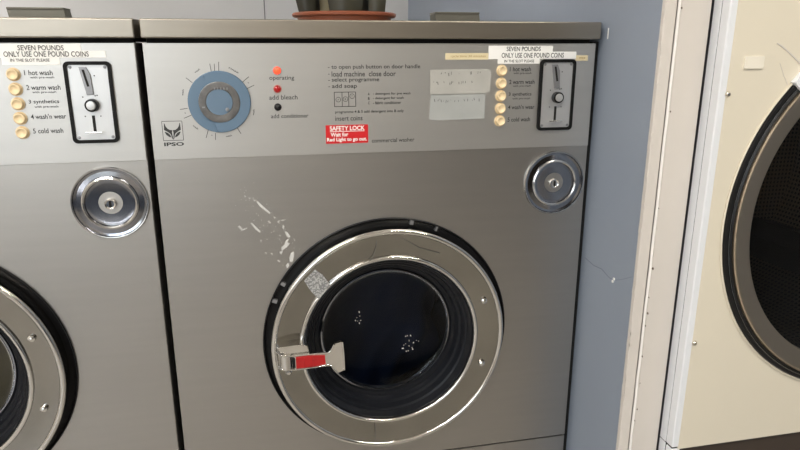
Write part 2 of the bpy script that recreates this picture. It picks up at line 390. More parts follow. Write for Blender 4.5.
def washer(x_off, main):
    lab = ('stainless steel coin washer next to the blue partition, potted plant standing on its lid' if main else
           'stainless steel coin washer with no plant on its lid, away from the blue partition')
    t = thing('washing_machine', lab, 'washing machine', (x_off, 0, 0), 'coin washers in the row')
    Z = H
    # shell
    bm = NB()
    box(bm, 0, .004, .003, .74, .02, Z, .001); box(bm, W-.004, W, .003, .74, .02, Z, .001)
    box(bm, .004, W-.004, .735, .74, .02, Z); box(bm, .004, W-.004, .01, .735, .02, .03)
    link('cabinet', bm, M['steel'], t)
    bm = NB(); box(bm, .004, W-.004, .012, .030, Z-.006, Z+.006); link('shadow_gap', bm, M['gap'], t)
    bm = NB(); box(bm, .004, W-.004, .004, .012, Z-.698, Z-.684); link('shadow_gap', bm, M['gap'], t)
    # lid
    bm = NB(); box(bm, 0.0005, W+.0025, -.010, .745, Z+.0055, Z+.0305, .0022, 3)
    link('lid', bm, M['lid'], t)
    # soap hopper on the lid
    bm = NB()
    pts = [(.4535, Z+.0305), (.4510, Z+.0495), (.4540, Z+.0512), (.5290, Z+.0512), (.5315, Z+.0495), (.5345, Z+.0305)]
    prism(bm, pts, .18, .215, bev=.0015); hp = link('soap_hopper', bm, M['hopper'], t)
    bm = NB(); box(bm, .4515, .5315, .178, .218, Z+.0495, Z+.0525, .001); link('hopper_flap', bm, M['hopper'], hp)
    # front sheet with door opening, service panel
    bm = NB(); holed_plate(bm, .0006, W-.0006, Z-.688, Z-.1575, .332, Z-.459, .1990, 0, .003)
    fp = link('front_panel', bm, M['steel'], t, True, 30)
    bm = NB(); box(bm, .0006, W-.0006, 0, .003, .10, Z-.6905, .0008); link('service_panel', bm, M['steel'], t)
    bm = NB(); box(bm, .02, W-.02, .03, .05, .0, .11); link('plinth', bm, M['black'], t)
    # adhesive remains on the front sheet
    if main:
        bm = NB()
        for P in FLECKS: prism(bm, P, -.0005, .0001, Z)
        rr = random.Random(3)
        for k in range(70):
            q = rr.random(); x = .112+q*.072+rr.gauss(0,.010); z = -.210-q*.10+rr.gauss(0,.012); s = rr.uniform(.0003,.0009)
            prism(bm, [(x-s, z), (x+s*.4, z+s), (x+s, z-s*.6)], -.0004, .0001, Z)
        link('sticker_residue', bm, M['residue'], fp)
    # door surround groove
    bm = NB()
    lathe(bm, .332, Z-.459, [(.1990,-.0008),(.1998,-.0022),(.1984,-.0030),(.1972,-.0010),(.1955,.004),(.188,.0075),(.150,.0075),(.150,.011),(.1985,.011),(.1988,.004)], 96, True)
    link('door_surround', bm, M['black'], t)
    if main:
        for a in (148, 157, 78.5, 66):
            ca, sa = math.cos(math.radians(a)), math.sin(math.radians(a)); w = .0028 if a > 70 else .0016
            q = [(.332+rd*ca+tw*sa*w, -.459+rd*sa-tw*ca*w) for rd, tw in ((.1895,-1),(.197,-1),(.197,1),(.1895,1))]
            bm = NB(); prism(bm, q, -.001, .006, Z); link('surround_segment', bm, M['grey'], t)  # small grey segments set in the groove
    # drum
    bm = NB()
    rads = [(.215,.07),(.235,.10),(.235,.42),(.20,.45),(0,.45)]
    lathe(bm, DCX, Z+DCZ, rads, 64)
    uvl = bm.loops.layers.uv.new('UVMap')
    for fa in bm.faces:
        for lp in fa.loops:
            c = lp.vert.co; a = math.atan2(c.z-Z-DCZ, c.x-DCX); rr_ = math.hypot(c.z-Z-DCZ, c.x-DCX)
            if c.y > .43: lp[uvl].uv = (c.x, c.z)
            else: lp[uvl].uv = (a*.235, c.y)
    link('drum', bm, M['drum'], t)
    bm = NB(); lathe(bm, DCX, Z+DCZ, [(.150,.0112),(.150,.05),(.215,.0705),(.228,.0705),(.228,.06),(.16,.0112)], 64, True)
    link('tub_lip', bm, M['gasket'], t)
    # door ring
    bm = NB()
    lathe(bm, DCX, Z+DCZ, [(.1850,.0065),(.1874,-.010)]+[(.1838+.0040*math.cos(a), -.0232-.0040*math.sin(a)) for a in [math.radians(-20+q*20) for q in range(10)]]+[(.1796,-.0250),(.1788,-.0249),(.178,-.0248),(.170,-.02375),(.150,-.0209),(.1462,-.0204),(.1454,-.0204)]+[(.1417+.0034*math.cos(a), -.0210-.0034*math.sin(a)) for a in [math.radians(q*22.5) for q in range(9)]]+[(.1380,-.020),(.1380,.0065)], 128, True)
    d = link('door', bm, M['ring'], t, True, 26)
    bm = NB()
    lathe(bm, DCX, Z+DCZ, [(.1378,-.019),(.1355,-.0195),(.1335,-.014),(.1320,-.006),(.1285,-.0045),(.1270,-.001),(.1255,.006),(.1210,.0075),(.1195,.011),(.1180,.017),(.1120,.018),(.1100,.0215),(.1060,.022),(.1060,.030),(.1378,.030)], 96, True)
    link('door_gasket', bm, M['gasket'], d, True, 25)
    bm = NB(); lathe(bm, DCX, Z+DCZ, [(.1092,.0208),(.1085,.0192),(.1064,.0190),(.1058,.0215),(.1075,.0225)], 96, True)
    link('glass_rim', bm, M['dish'], d)
    bm = NB()
    lathe(bm, DCX, Z+DCZ, [(.1060,.0225),(.104,.0250),(.098,.0275),(.080,.0315),(.055,.0350),(.028,.0370),(0,.0376),(0,.0416),(.028,.0410),(.055,.0390),(.080,.0355),(.1060,.0300)], 72)
    link('door_glass', bm, M['glass'], d, True, 60)
    for x, z in ((.4852,-.4008),(.4855,-.5125)):
        bm = NB(); lathe(bm, x, Z+z, [(0,-.0285),(.0026,-.0283),(.0048,-.0268),(.0053,-.0225),(0,-.0225)], 20)
        box(bm, x-.0030, x+.0030, -.0290, -.0283, Z+z-.0004, Z+z+.0004); link('door_screw', bm, M['chrome'], d)
    if main:
        bms = [NB(), NB()]
        for x, z in GLASS_FLECKS:
            bm = bms[0 if x < .33 else 1]
            rr = random.Random(int(x*1e5))
            for k in range(2):
                s = rr.uniform(.0004,.0011); px = x+rr.uniform(-.003,.003); pz = z+rr.uniform(-.003,.003)
                r2 = math.hypot(px-DCX, pz-DCZ)
                yy = .0372-.0085*(r2/.1)**2-.0006
                prism(bm, [(px-s, pz), (px, pz+s*1.5), (px+s, pz+s*.2), (px+s*.2, pz-s)], yy, yy+.0008, Z)
        for bm in bms: link('glass_fleck', bm, M['whitefleck'], d)  # small white flecks on the door glass
        # torn residue on the ring and hairline scratches
        bm = NB(); prism(bm, [(.1985,-.3435),(.2140,-.3260),(.2270,-.3370),(.2385,-.3545),(.2195,-.3765),(.2065,-.3590)], -.0246, -.0240, Z)
        link('torn_sticker', bm, M['torn'], d)
        for P in ([(0.3103,-0.2847),(0.3095,-0.2988),(0.3049,-0.3145),(0.2979,-0.3211)],[(0.3361,-0.2793),(0.3569,-0.2912),(0.378,-0.3051),(0.4102,-0.3156)],[(0.3051,-0.6046),(0.3047,-0.6403)]):
            bm = NB(); ribbon(bm, P, .0006, -.0244, -.0238, Z); link('ring_scratch', bm, M['inkgrey'], d)
    # lever handle
    # mounting bracket on the ring, barrel, lever plate with rolled edges, flared thumb end
    bm = NB(); prism(bm, [(.1535,-.4440),(.1560,-.4425),(.1796,-.4404),(.1995,-.4425),(.2020,-.4565),(.1800,-.4700),(.1560,-.4700)], -.0420, -.0205, Z, .0015)
    link('handle_bracket', bm, M['chrome'], d, True, 40)
    bm = NB()
    lathez(bm, .1655, -.0395, [(0,Z-.4785),(.0088,Z-.4785),(.0098,Z-.4775),(.0098,Z-.4555),(.0088,Z-.4545),(0,Z-.4545)], 32)
    link('handle_barrel', bm, M['chrome'], d)
    bm = NB(); prism(bm, [(.1772,-.4560),(.2101,-.4558),(.2304,-.4566),(.2346,-.4524),(.2400,-.4420),(.2510,-.4396),(.2530,-.4425),(.2542,-.4885),(.2447,-.4925),(.2387,-.4868),(.2328,-.4770),(.2011,-.4782),(.1772,-.4793)], -.0462, -.0405, Z, .0016)
    tube(bm, [(x,-.0462,Z+z) for x, z in [(.1525,-.4690),(.1517,-.4460),(.1535,-.4475),(.1575,-.4530),(.1690,-.4556),(.1789,-.4564),(.2101,-.4556),(.2304,-.4564),(.2346,-.4524),(.2392,-.4430)]], .0013)
    tube(bm, [(x,-.0462,Z+z) for x, z in [(.1525,-.4690),(.1549,-.4740),(.1600,-.4778),(.1789,-.4794),(.2011,-.4782),(.2328,-.4770),(.2387,-.4868),(.2440,-.4920)]], .0012)
    tube(bm, [(x,-.0462,Z+z) for x, z in [(.2518,-.4400),(.2534,-.4640),(.2538,-.4880)]], .0014)
    link('door_handle', bm, M['chrome'], d, True, 40)
    bm = NB(); box(bm, .1750, .1795, -.0470, -.0440, Z-.4765, Z-.4590, .0006); link('handle_slot', bm, M['black'], d)
    bm = NB(); prism(bm, [(.1805,-.4578),(.1939,-.4574),(.2245,-.4592),(.2254,-.4746),(.2032,-.4765),(.1805,-.4772)], -.0478, -.0455, Z, .0008)
    box(bm, .1925, .2060, -.0488, -.0470, Z-.4758, Z-.4585, .0008)
    link('handle_grip', bm, M['redgrip'], d)
    bm = NB(); lathe(bm, .1690, Z-.4845, [(0,-.0460),(.0030,-.0452),(.0050,-.0425),(.0055,-.039),(.0046,-.035),(.0035,-.030),(.0035,-.0205),(0,-.0205)], 24)
    link('handle_pivot', bm, M['chrome'], d)
    # bright rolled edges of the ring
    bm = NB(); lathe(bm, DCX, Z+DCZ, [(.1838+.0042*math.cos(q*PI/8), -.0233-.0042*math.sin(q*PI/8)) for q in range(16)], 128, True); link('ring_bead', bm, M['chrome'], d, True, 60)
    bm = NB(); lathe(bm, DCX, Z+DCZ, [(.1417+.0035*math.cos(q*PI/8), -.0211-.0035*math.sin(q*PI/8)) for q in range(16)], 128, True); link('ring_bead', bm, M['chrome'], d, True, 60)
    # inspection lock
    cx, cz = .6053, -.2165
    bm = NB()
    lathe(bm, cx, Z+cz, [(.0515,.002),(.0515,-.0022),(.0505,-.0036),(.0492,-.0034),(.0482,-.0012),(.045,-.0004),(.0385,-.0010),(.0372,-.0040),(.0355,-.0050),(.0335,-.0040),(.0326,-.0010),(.028,-.0003),(0,.0004),(0,.002)], 80)
    lk = link('lock_cover', bm, M['dish'], t, True, 16)
    bm = NB(); lathe(bm, cx, Z+cz, [(.0384,-.0008),(.0376,-.0040),(.0355,-.0052),(.0335,-.0042),(.0328,-.0008)], 80, True); link('lock_bead', bm, M['beadsteel'], lk)
    bm = NB(); lathe(bm, cx, Z+cz, [(.0517,.001),(.0517,-.0024),(.0506,-.0038),(.0492,-.0036),(.0486,-.0010)], 80, True); link('lock_bead', bm, M['beadsteel'], lk)
    bm = NB(); lathe(bm, cx, Z+cz-.001, [(.0080,.001),(.0080,-.0030),(.0072,-.0046),(.0060,-.0042),(.0052,-.0036),(0,-.0036),(0,.001)], 32)
    link('lock_barrel', bm, M['chrome'], lk)
    bm = NB(); prism(bm, rrect(cx-.0016, cx+.0016, cz-.0055, cz+.0035, .0014), -.0040, -.0034, Z); link('keyhole', bm, M['gap'], lk)
    # control panel
    bm = NB(); box(bm, .0006, W-.0006, -.0016, .003, Z-.1580, Z-.0006, .0006); cp = link('control_panel', bm, M['panel'], t)
    Y = -.0016
    # wash-programme buttons
    for k in range(5):
        bx, bz = .508, Z-.0400-.0188*k
        bm = NB(); lathe(bm, bx, bz, [(.0086,Y+.0002),(.0086,-.0030),(.0080,-.0036),(.0074,-.0032),(.0074,Y+.0002)], 32, True)
        lathe(bm, bx, bz, [(0,-.0058),(.0030,-.0060),(.0046,-.0072),(.0056,-.0080),(.0066,-.0078),(.0072,-.0068),(.0073,-.0010),(0,-.0010)], 36)
        link('programme_button', bm, M['button'], cp)
    for k, (a, w, b2) in enumerate((('1 hot wash',.035,'with pre-wash'),('2 warm wash',.042,'with pre-wash'),('3 synthetics',.038,'with pre-wash'),("4 wash'n wear",.044,None),('5 cold wash',.038,None))):
        z = Z-.0380-.0189*k
        line('programme_lettering', M['ink'], cp, a, .5208, z, w-.001, .0066, Y-.0003, bold=.012)
        if b2: line('programme_lettering', M['ink'], cp, b2, .5270, z-.0064, .029, .0036, Y-.0003, bold=.010)
    # coin unit
    cu = None
    bm = NB()
    fo = rrect(.5690,.6275,-.1315,-.0240,.0065); fi = rrect(.5735,.6230,-.1270,-.0285,.0035)
    def frame(bm, A, B, y0, y1):
        n = len(A); V = [[bm.verts.new((x,y,Z+z)) for x, z in P] for P, y in ((A,y1),(A,y0),(B,y0),(B,y1))]
        for i in range(n):
            j = (i+1)%n
            for k in range(4): bm.faces.new((V[k][i], V[k][j], V[(k+1)%4][j], V[(k+1)%4][i]))
    frame(bm, fo, fi, -.0055, Y+.0004)
    cu = link('coin_unit', bm, M['matteblack'], t)
    bm = NB(); prism(bm, rrect(.5733,.6232,-.1272,-.0283,.0036), -.0034, Y+.0004, Z); link('coin_plate', bm, M['plate'], cu)
    bm = NB(); prism(bm, [(.5878,-.0312),(.5968,-.0312),(.6010,-.0410),(.6025,-.0668),(.5938,-.0675)], -.0060, -.0032, Z, .0006); link('slot_guard', bm, M['grey'], cu)
    bm = NB(); prism(bm, [(.5915,-.0345),(.5943,-.0345),(.5985,-.0560),(.5958,-.0565)], -.0066, -.0058, Z); link('coin_slot', bm, M['gap'], cu)
    bm = NB(); disc(bm, .5990, Z-.0808, .0085, -.0125, -.0032, 28, .0012); kn = link('reject_knob', bm, M['black'], cu)
    bm = NB(); disc(bm, .5990, Z-.0808, .0060, -.0145, -.0122, 28, .0012); link('knob_cap', bm, M['plate'], cu)
    bm = NB(); box(bm, .5962, .6000, -.0037, -.0030, Z-.1180, Z-.0945); link('lever_slot', bm, M['gap'], cu)
    bm = NB(); box(bm, .5865, .6085, -.0100, -.0072, Z-.1178, Z-.1158, .0006); box(bm, .5965, .6000, -.0075, -.0030, Z-.1182, Z-.1155)
    link('reject_lever', bm, M['chrome'], cu)
    for x in (.5770,.6197):
        for z in (-.0313,-.1238): bm = NB(); disc(bm, x, Z+z, .0021, -.0042, -.0032, 16, .0005); link('plate_screw', bm, M['grey'], cu)
    for x, z in ((.5880,-.0700),(.6035,-.0685),(.5880,-.0955),(.6075,-.0955),(.6055,-.0425),(.6060,-.0680)): bm = NB(); disc(bm, x, Z+z, .0009, -.0037, -.0030, 10); link('plate_rivet', bm, M['ink'], cu)
    # price labels
    if main: strips = ((.4860,.5885,-.0135,-.0040,'SEVEN POUNDS',.5141,.0545,-.0085,.0066),(.4860,.6275,-.0232,-.0125,'ONLY USE ONE POUND COINS',.5066,.1003,-.0178,.0072),(.5010,.5680,-.0300,-.0228,'IN THE SLOT PLEASE',.5110,.0480,-.0262,.0040))
    else: strips = ((.4700,.5931,-.0115,-.0020,'SEVEN POUNDS',.5178,.0546,-.0068,.0064),(.4700,.6227,-.0192,-.0105,'ONLY USE ONE POUND COINS',.5003,.1015,-.0146,.0068),(.4968,.5656,-.0282,-.0188,'IN THE SLOT PLEASE',.5072,.0464,-.0222,.0038))
    for q, (xa, xb, za, zb, tx, xt, wt, zt, ht) in enumerate(strips):
        bm = NB(); box(bm, xa, xb, (-.0021, -.0023, -.0022)[q], -.0013, Z+za, Z+zb); pl = link('price_label', bm, M['white'], t, False)
        pl['label'] = 'white paper strip giving the price' if q < 2 else 'white paper strip under the price'
        line('price_lettering', M['ink'], pl, tx, xt, Z+zt, wt, ht, -.0026, bold=.008)
    if main:
        bm = NB(); box(bm, .4195, .4862, -.0021, -.0013, Z-.0238, Z-.0145); yl = link('time_label', bm, M['yellow'], t, False)
        yl['label'] = 'narrow yellow strip'
        bm = NB(); text_into(bm, 'cycle time 30 minutes', .4275, Z-.0192, .054, .0042, -.0024); link('time_lettering', bm, M['ylink'], yl, False)
        bm = NB(); box(bm, .6270, .6475, -.0021, -.0013, Z-.0262, Z-.0180); y2 = link('time_label', bm, M['yellow'], t, False)
        bm = NB(); text_into(bm, 'max', .633, Z-.0222, .010, .0036, -.0024); link('time_lettering', bm, M['ylink'], y2, False)
        # cloudy tape
        bm = NB(); prism(bm, [(.3970,-.0384),(.4837,-.0369),(.4913,-.0400),(.4905,-.0700),(.4834,-.0740),(.3974,-.0745)], -.0021, -.0013, Z)
        tp = link('tape_strip', bm, M['tape'], t, False); tp['label'] = 'cloudy strip of old clear tape'
        bm = NB(); prism(bm, [(.3985,-.0738),(.4834,-.0733),(.4830,-.1110),(.4020,-.1122),(.3960,-.1095)], -.0021, -.0013, Z)
        tp2 = link('tape_strip', bm, M['tape2'], t, False)
        for tt, rows, sd in ((tp, ((-.0440,.402,.480,.3),(-.0575,.402,.478,.55)), 5), (tp2, ((-.0825,.402,.480,.45),), 9)):
            bm = NB(); rr = random.Random(sd)
            for z, xa, xb, dens in rows:
                x = xa
                while x < xb:
                    if rr.random() < dens:
                        hgt = rr.uniform(.001,.0045); s = rr.uniform(-.001,.001); zz = z+rr.uniform(-.002,.002)
                        ribbon(bm, [(x, zz-hgt/2), (x+s, zz+hgt/2)], rr.uniform(.0004,.0009), -.0024, -.0019, Z)
                    x += rr.uniform(.0015,.004)
            link('worn_ink', bm, M['inkgrey'], tt, False)
        # red safety sticker
        bm = NB(); prism(bm, rrect(.2405,.3030,-.1425,-.1155,.001), -.0022, -.0013, Z); ss = link('safety_sticker', bm, M['red'], t, False)
        ss['label'] = 'red safety sticker with white lettering'
        line('safety_lettering', M['stickerwhite'], ss, 'SAFETY LOCK', .2465, Z-.1203, .0515, .0066, -.0025, bold=.025)
        bm = NB(); box(bm, .2465, .2975, -.0025, -.0021, Z-.1252, Z-.1244); link('safety_underline', bm, M['stickerwhite'], ss)
        line('safety_lettering', M['stickerwhite'], ss, 'Wait for', .2475, Z-.1293, .026, .0060, -.0025, bold=.025)
        line('safety_lettering', M['stickerwhite'], ss, 'Red Light to go out.', .2420, Z-.1373, .0590, .0070, -.0025, bold=.03)
    # dial
    dx, dz = .0945, -.0795
    bm = NB()
    disc(bm, dx, Z+dz, .0425, -.0042, -.0014, 64, .001)
    pr = [(dx+.0412*math.cos(a), dz+.0412*math.sin(a)) for a in [math.radians(117-k*(117+97)/40) for k in range(41)]]
    pr += [(.0873,-.1152),(.0862,-.1078),(.0846,-.1019),(.0820,-.09),(.0780,-.07),(.0775,-.0555),(.0768,-.0490)]
    prism(bm, pr, -.0068, -.0040, Z, .0010)
    dl = link('programme_dial', bm, M['bluefilm'], t)
    bm = NB(); lathe(bm, dx, Z+dz, [(.0280,-.0060),(.0278,-.0076),(.0268,-.0082),(.0188,-.0080),(.0178,-.0072),(.0178,-.0060)], 56, True); link('dial_ring', bm, M['dialring'], dl)
    bm = NB(); disc(bm, dx, Z+dz, .0178, -.0076, -.0040, 48, .0006); link('dial_face', bm, M['blueface'], dl)
    bm = NB(); disc(bm, dx+.010, Z+dz-.010, .0026, -.0098, -.0080, 16, .0008); link('dial_marker', bm, M['grey'], dl)
    bm = NB(); box(bm, dx-.0235, dx-.0195, -.0094, -.0084, Z+dz-.0075, Z+dz-.0055)
    link('dial_marker', bm, M['grey'], dl)
    for k in range(5): bm = NB(); box(bm, dx-.006+k*.0042, dx-.0045+k*.0042, -.0092, -.0084, Z+dz+.017, Z+dz+.020); link('dial_marker', bm, M['grey'], dl)
    strokes('dial_scale_mark', M['ink'], cp, [[(a,b),(c,d_)] for a, b, c, d_ in TICKS], .0008, Y-.0003, Y+.0002, Z)
    for (x, z), a in DWORDS: line('dial_lettering', M['ink'], cp, 'rinse' if abs(a+30) < 1 else 'wash', x, Z+z, .0145 if abs(a+30) < 1 else .0085, .0024, Y-.0003, ang=math.radians(a), align='center', bold=.02)
    # indicator lamps
    for x, z, mm, s in ((.1752,-.0375,'lampon',.0050),(.1745,-.0628,'lampoff',.0050),(.1738,-.0879,'lampblack',.0044)):
        bm = NB(); lathe(bm, x, Z+z, [(s+.0008,Y+.0004),(s+.0008,-.0032),(s-.0002,-.0036),(s-.0004,Y+.0004)], 28, True)
        il = link('indicator_lamp', bm, M['bezel'] if mm != 'lampblack' else M['black'], t)
        bm = NB(); lathe(bm, x, Z+z, [(0,-.0052),(s*.5,-.0048),(s*.85,-.0036),(s,-.0014),(0,-.0014)], 28); link('lamp_lens', bm, M[mm], il)
        il['label'] = {'lampon':'glowing red lamp','lampoff':'dark red unlit lamp','lampblack':'black unlit lamp'}[mm]
    PL = lambda *a, **k: line('panel_lettering', M['ink'], cp, *a, **k)
    PL('operating', .1640, Z-.0484, .0345, .0072, Y-.0003, bold=.006)
    PL('add bleach', .1625, Z-.0745, .0395, .0064, Y-.0003, bold=.006)
    PL('add conditioner', .1635, Z-.1008, .0530, .0058, Y-.0003, bold=.006)
    for k, (s, w, z) in enumerate((('to open push button on door handle',.1300,-.0338),('load machine  close door',.0935,-.0430),('select programme',.0690,-.0517),('add soap',.0362,-.0606))):
        PL(s, .2515, Z+z, w, .0074, Y-.0003, bold=.010)
        bm = NB(); box(bm, .2465, .2488, Y-.0003, Y+.0001, Z+z-.0005, Z+z+.0003); link('list_dash', bm, M['ink'], cp)
    # soap box diagram
    x0, x1, z0, z1 = .2545, .2855, -.0890, -.0685
    strokes('diagram_line', M['ink'], cp, ([(x0,z0),(x1,z0),(x1,z1),(x0,z1),(x0,z0)], [(x0+.0112,z0),(x0+.0112,z1)], [(x0+.0208,z0),(x0+.0208,z1)]), .0008, Y-.0003, Y+.0001, Z)
    for cx_, cz_, l_ in ((x0+.0056,-.0790,'A'),(x0+.016,-.0785,'B'),(x0+.0258,-.0745,'C')):
        strokes('diagram_circle', M['ink'], cp, [[(cx_+.0034*math.cos(a*PI/8), cz_+.0034*math.sin(a*PI/8)) for a in range(17)]], .0006, Y-.0003, Y+.0001, Z)
        PL(l_, cx_-.0010, Z+cz_, .0020, .0026, Y-.0003)
    for l_, s, w, z in (('A','detergent for pre wash',.0530,-.0718),('B','detergent for wash',.0430,-.0782),('C','fabric conditioner',.0390,-.0845)):
        PL(l_, .3035, Z+z, .0024, .0038, Y-.0003, bold=.01); PL('- '+s, .3110, Z+z, w+.003, .0044, Y-.0003, bold=.01)
    PL('programme 4 & 5 add detergent into B only', .2550, Z-.0972, .1020, .0050, Y-.0003, bold=.01)
    PL('insert coins', .2550, Z-.1062, .0400, .0064, Y-.0003, bold=.006)
    PL('commercial washer', .3085, Z-.1398, .0650, .0060, Y-.0003, bold=.006)
    # maker's emblem
    bm = NB()
    ribbon(bm, [(.0153,-.1046),(.0419,-.1046),(.0420,-.1312),(.0153,-.1312),(.0153,-.1046)], .0007, Y-.0003, Y+.0001, Z)
    for P in (L1, mir(L1), L3, mir(L3)): prism(bm, P, Y-.0003, Y+.0001, Z)
    text_into(bm, 'IPSO', .0156, Z-.1364, .0265, .0052, Y-.0003, bold=.035)
    link('maker_emblem', bm, M['ink'], cp, False)
    return t

wm = washer(0, True)
wl = washer(-PITCH, False)

# ------------------------------------------------------------------ laundry in the drums
def laundry(name, label, cx, m, seed, hgt):
    bm = NB(); bmesh.ops.create_icosphere(bm, subdivisions=5, radius=1)
    rr = random.Random(seed); ph = [rr.uniform(0,6) for _ in range(8)]
    for v in bm.verts:
        c = v.co.copy()
        d = 1+.10*math.sin(5*c.x+ph[0])*math.cos(4*c.z+ph[1])+.06*math.sin(9*c.z+6*c.y+ph[2])+.04*math.sin(14*c.x+ph[3]-7*c.z)
        v.co = Vector((c.x*.150*d, c.y*.125*d, c.z*hgt*d))
        if v.co.z < -hgt*.75: v.co.z = -hgt*.75
    o = link(name, bm, m, None); o.location = (cx, .262 if seed == 2 else .215, H+DCZ-.205+hgt*.75)
    tag(o, label, 'laundry')
laundry('laundry_load', 'dark navy laundry load behind the round glass of the washer with the plant', DCX, M['navy'], 2, .185)
laundry('laundry_load', 'tan laundry load behind the round glass of the washer without a plant', DCX-PITCH, M['tan'], 4, .200)

# ------------------------------------------------------------------ potted plant on the lid
LT = H+.0305
pp = thing('potted_plant', 'dark leafy plant in a shallow terracotta dish on the washer lid', 'plant', (.298, .205, LT))
bm = NB()
lathez(bm, 0, 0, [(0,0),(.076,0),(.0785,.004),(.0800,.0115),(.0855,.0120),(.0880,.0140),(.0885,.0170),(.0860,.0190),(.0800,.0192),(.0770,.016),(.072,.012),(0,.012)], 80)
link('dish', bm, M['terracotta'], pp)
bm = NB(); lathez(bm, 0, 0, [(0,.0122),(.0715,.0122),(.071,.0150),(.04,.0175),(0,.018)], 48); link('soil', bm, M['soil'], pp)
def leaf(cx, cy, w0, w1, length, leanx, leany, m):
    bm = NB(); N = 16; rows = []
    for k in range(N+1):
        s = k/N
        w = (w0+(w1-w0)*min(1, s*3.5))*(1 if s < .55 else max(.02, 1-((s-.55)/.45)**1.8))/2
        x = cx+leanx*s*length+leanx*.25*s*s*length; y = cy+leany*s*length; z = .013+s*length
        rows.append([bm.verts.new((x+q*w, y+.35*w*(1-q*q)*-1+t, z)) for q, t in ((-1,0),(-.5,-.002),(0,-.003),(.5,-.002),(1,0),(.5,.002),(0,.001),(-.5,.002))])
    for a, b in zip(rows[:-1], rows[1:]):
        for i in range(8): bm.faces.new((a[i], a[(i+1)%8], b[(i+1)%8], b[i]))
    bm.faces.new(rows[0]); bm.faces.new(rows[-1][::-1])
    return link('leaf', bm, m, pp, True, 60)
for a in ((-.063,-.012,.026,.052,.34,-.10,0,'leaf'),(-.054,.016,.030,.050,.30,-.16,.1,'leaf'),(.000,-.020,.052,.086,.40,.0,0,'leaf'),(.018,.010,.050,.080,.36,.05,.1,'leaf'),
          (.054,-.010,.028,.036,.33,.06,0,'leaf'),(-.029,.030,.026,.034,.30,-.02,.05,'leafpale'),(.038,.035,.030,.040,.32,.05,.1,'leaf'),(-.022,.045,.03,.04,.28,.02,.1,'leaf')):
    leaf(a[0],a[1],a[2],a[3],a[4],a[5],a[6],M[a[7]])

# ------------------------------------------------------------------ tumble dryer
DX0, DX1, DY = .742, 1.405, -.186
KX, KZ, KR = 1.0585, -.2465, .2825
dr = thing('tumble_dryer', 'cream and white coin dryer with big round door beyond the cream post', 'tumble dryer', (DX0, DY, 0))
def dl(bm): # local coordinates of the dryer
    bmesh.ops.translate(bm, verts=bm.verts[:], vec=(-DX0, -DY, 0)); return bm
Z = H
bm = NB()
box(bm, DX0+.0008, DX0+.014, DY+.0315, .50, .08, Z+.62, .002); box(bm, DX1-.014, DX1, DY+.0190, .50, .08, Z+.62, .002)
box(bm, DX0+.014, DX1-.014, .49, .50, .08, Z+.62); box(bm, DX0+.002, DX1-.002, DY+.02, .50, Z+.60, Z+.625)
link('cabinet', dl(bm), M['cabshade'], dr)
bm = NB(); box(bm, DX0, DX0+.014, DY+.0176, DY+.0325, Z-.6030, Z+.62, .001); box(bm, DX0, DX0+.014, DY+.0176, DY+.0325, .08, Z-.6046, .001); link('side_trim', dl(bm), M['enamel'], dr)
bm = NB(); box(bm, DX0+.0012, DX0+.012, DY+.0168, DY+.0178, .08, Z+.62); box(bm, DX0+.0012, DX0+.012, DY+.002, DY+.034, Z-.6052, Z-.6028); link('cabinet_seam', dl(bm), M['gap'], dr)
# front frame: white rounded edge strips, then the cream face
bm = NB()
box(bm, DX0, DX0+.016, DY+.0004, DY+.0170, Z-.6030, Z+.62, .0022, 3); box(bm, DX0, DX0+.016, DY+.0004, DY+.0170, .08, Z-.6054, .0035, 3)
box(bm, DX1-.016, DX1, DY+.0004, DY+.0170, .08, Z+.62, .0055, 4)
link('corner_post', dl(bm), M['enamel'], dr)
bm = NB(); holed_plate(bm, DX0+.0105, DX1-.0105, Z-.6060, Z+.62, KX, Z+KZ, KR-.001, DY, DY+.004)
fp = link('front_panel', dl(bm), M['cream'], dr, True, 30)
bm = NB(); box(bm, DX0+.004, DX1-.004, DY+.006, DY+.018, .08, Z-.6068, .001); link('kick_plate', dl(bm), M['kick'], dr)
bm = NB(); box(bm, DX0+.02, DX1-.02, DY+.05, DY+.07, 0, .09); box(bm, DX0+.02, DX1-.02, .42, .44, 0, .09); link('plinth', dl(bm), M['black'], dr)
bm = NB(); prism(bm, rrect(.7730,.8020,-.0332,-.0174,.001), DY-.0022, DY+.0002, Z, .0006); link('blank_plate', dl(bm), M['creampale'], fp)
for x, z in ((.7552,-.0661),(.7559,-.4263),(1.365,-.0661),(1.365,-.4263)): bm = NB(); lathe(bm, x, Z+z, [(0,DY-.0030),(.0022,DY-.0028),(.0037,DY-.0014),(.0042,DY+.0003),(0,DY+.0003)], 20); link('panel_screw', dl(bm), M['screw'], fp)
bm = NB(); ribbon(bm, [(.8188,-.0010),(.8260,-.0040),(.8400,-.0130),(.8631,-.0294),(.885,-.045)], .0016, DY-.0008, DY+.0002, Z); link('panel_scratch', dl(bm), M['post'], fp)
bm = NB(); ribbon(bm, [(.828,-.026),(.838,-.044),(.846,-.055)], .0006, DY-.0004, DY+.0002, Z)
link('panel_scratch', dl(bm), M['post'], fp)
bm = NB(); lathe(bm, KX, Z+KZ, [(KR+.0012,DY+.0006),(KR+.0020,DY-.0016),(KR+.0004,DY-.0026),(KR-.0016,DY-.0010),(KR-.0016,DY+.003)], 120, True); link('door_flange', dl(bm), M['cream'], dr)
bm = NB(); lathe(bm, KX, Z+KZ, [(KR-.0010,DY+.004),(KR-.0012,DY-.0010),(KR-.0030,DY-.0040),(KR-.0070,DY-.0050),(KR-.0085,DY-.0020),(KR-.0100,DY-.0045),(KR-.0125,DY-.0060),(KR-.0150,DY-.0050),(KR-.0155,DY+.012),(KR-.0010,DY+.012)], 120, True)
dd = link('door', dl(bm), M['black'], dr, True, 30)
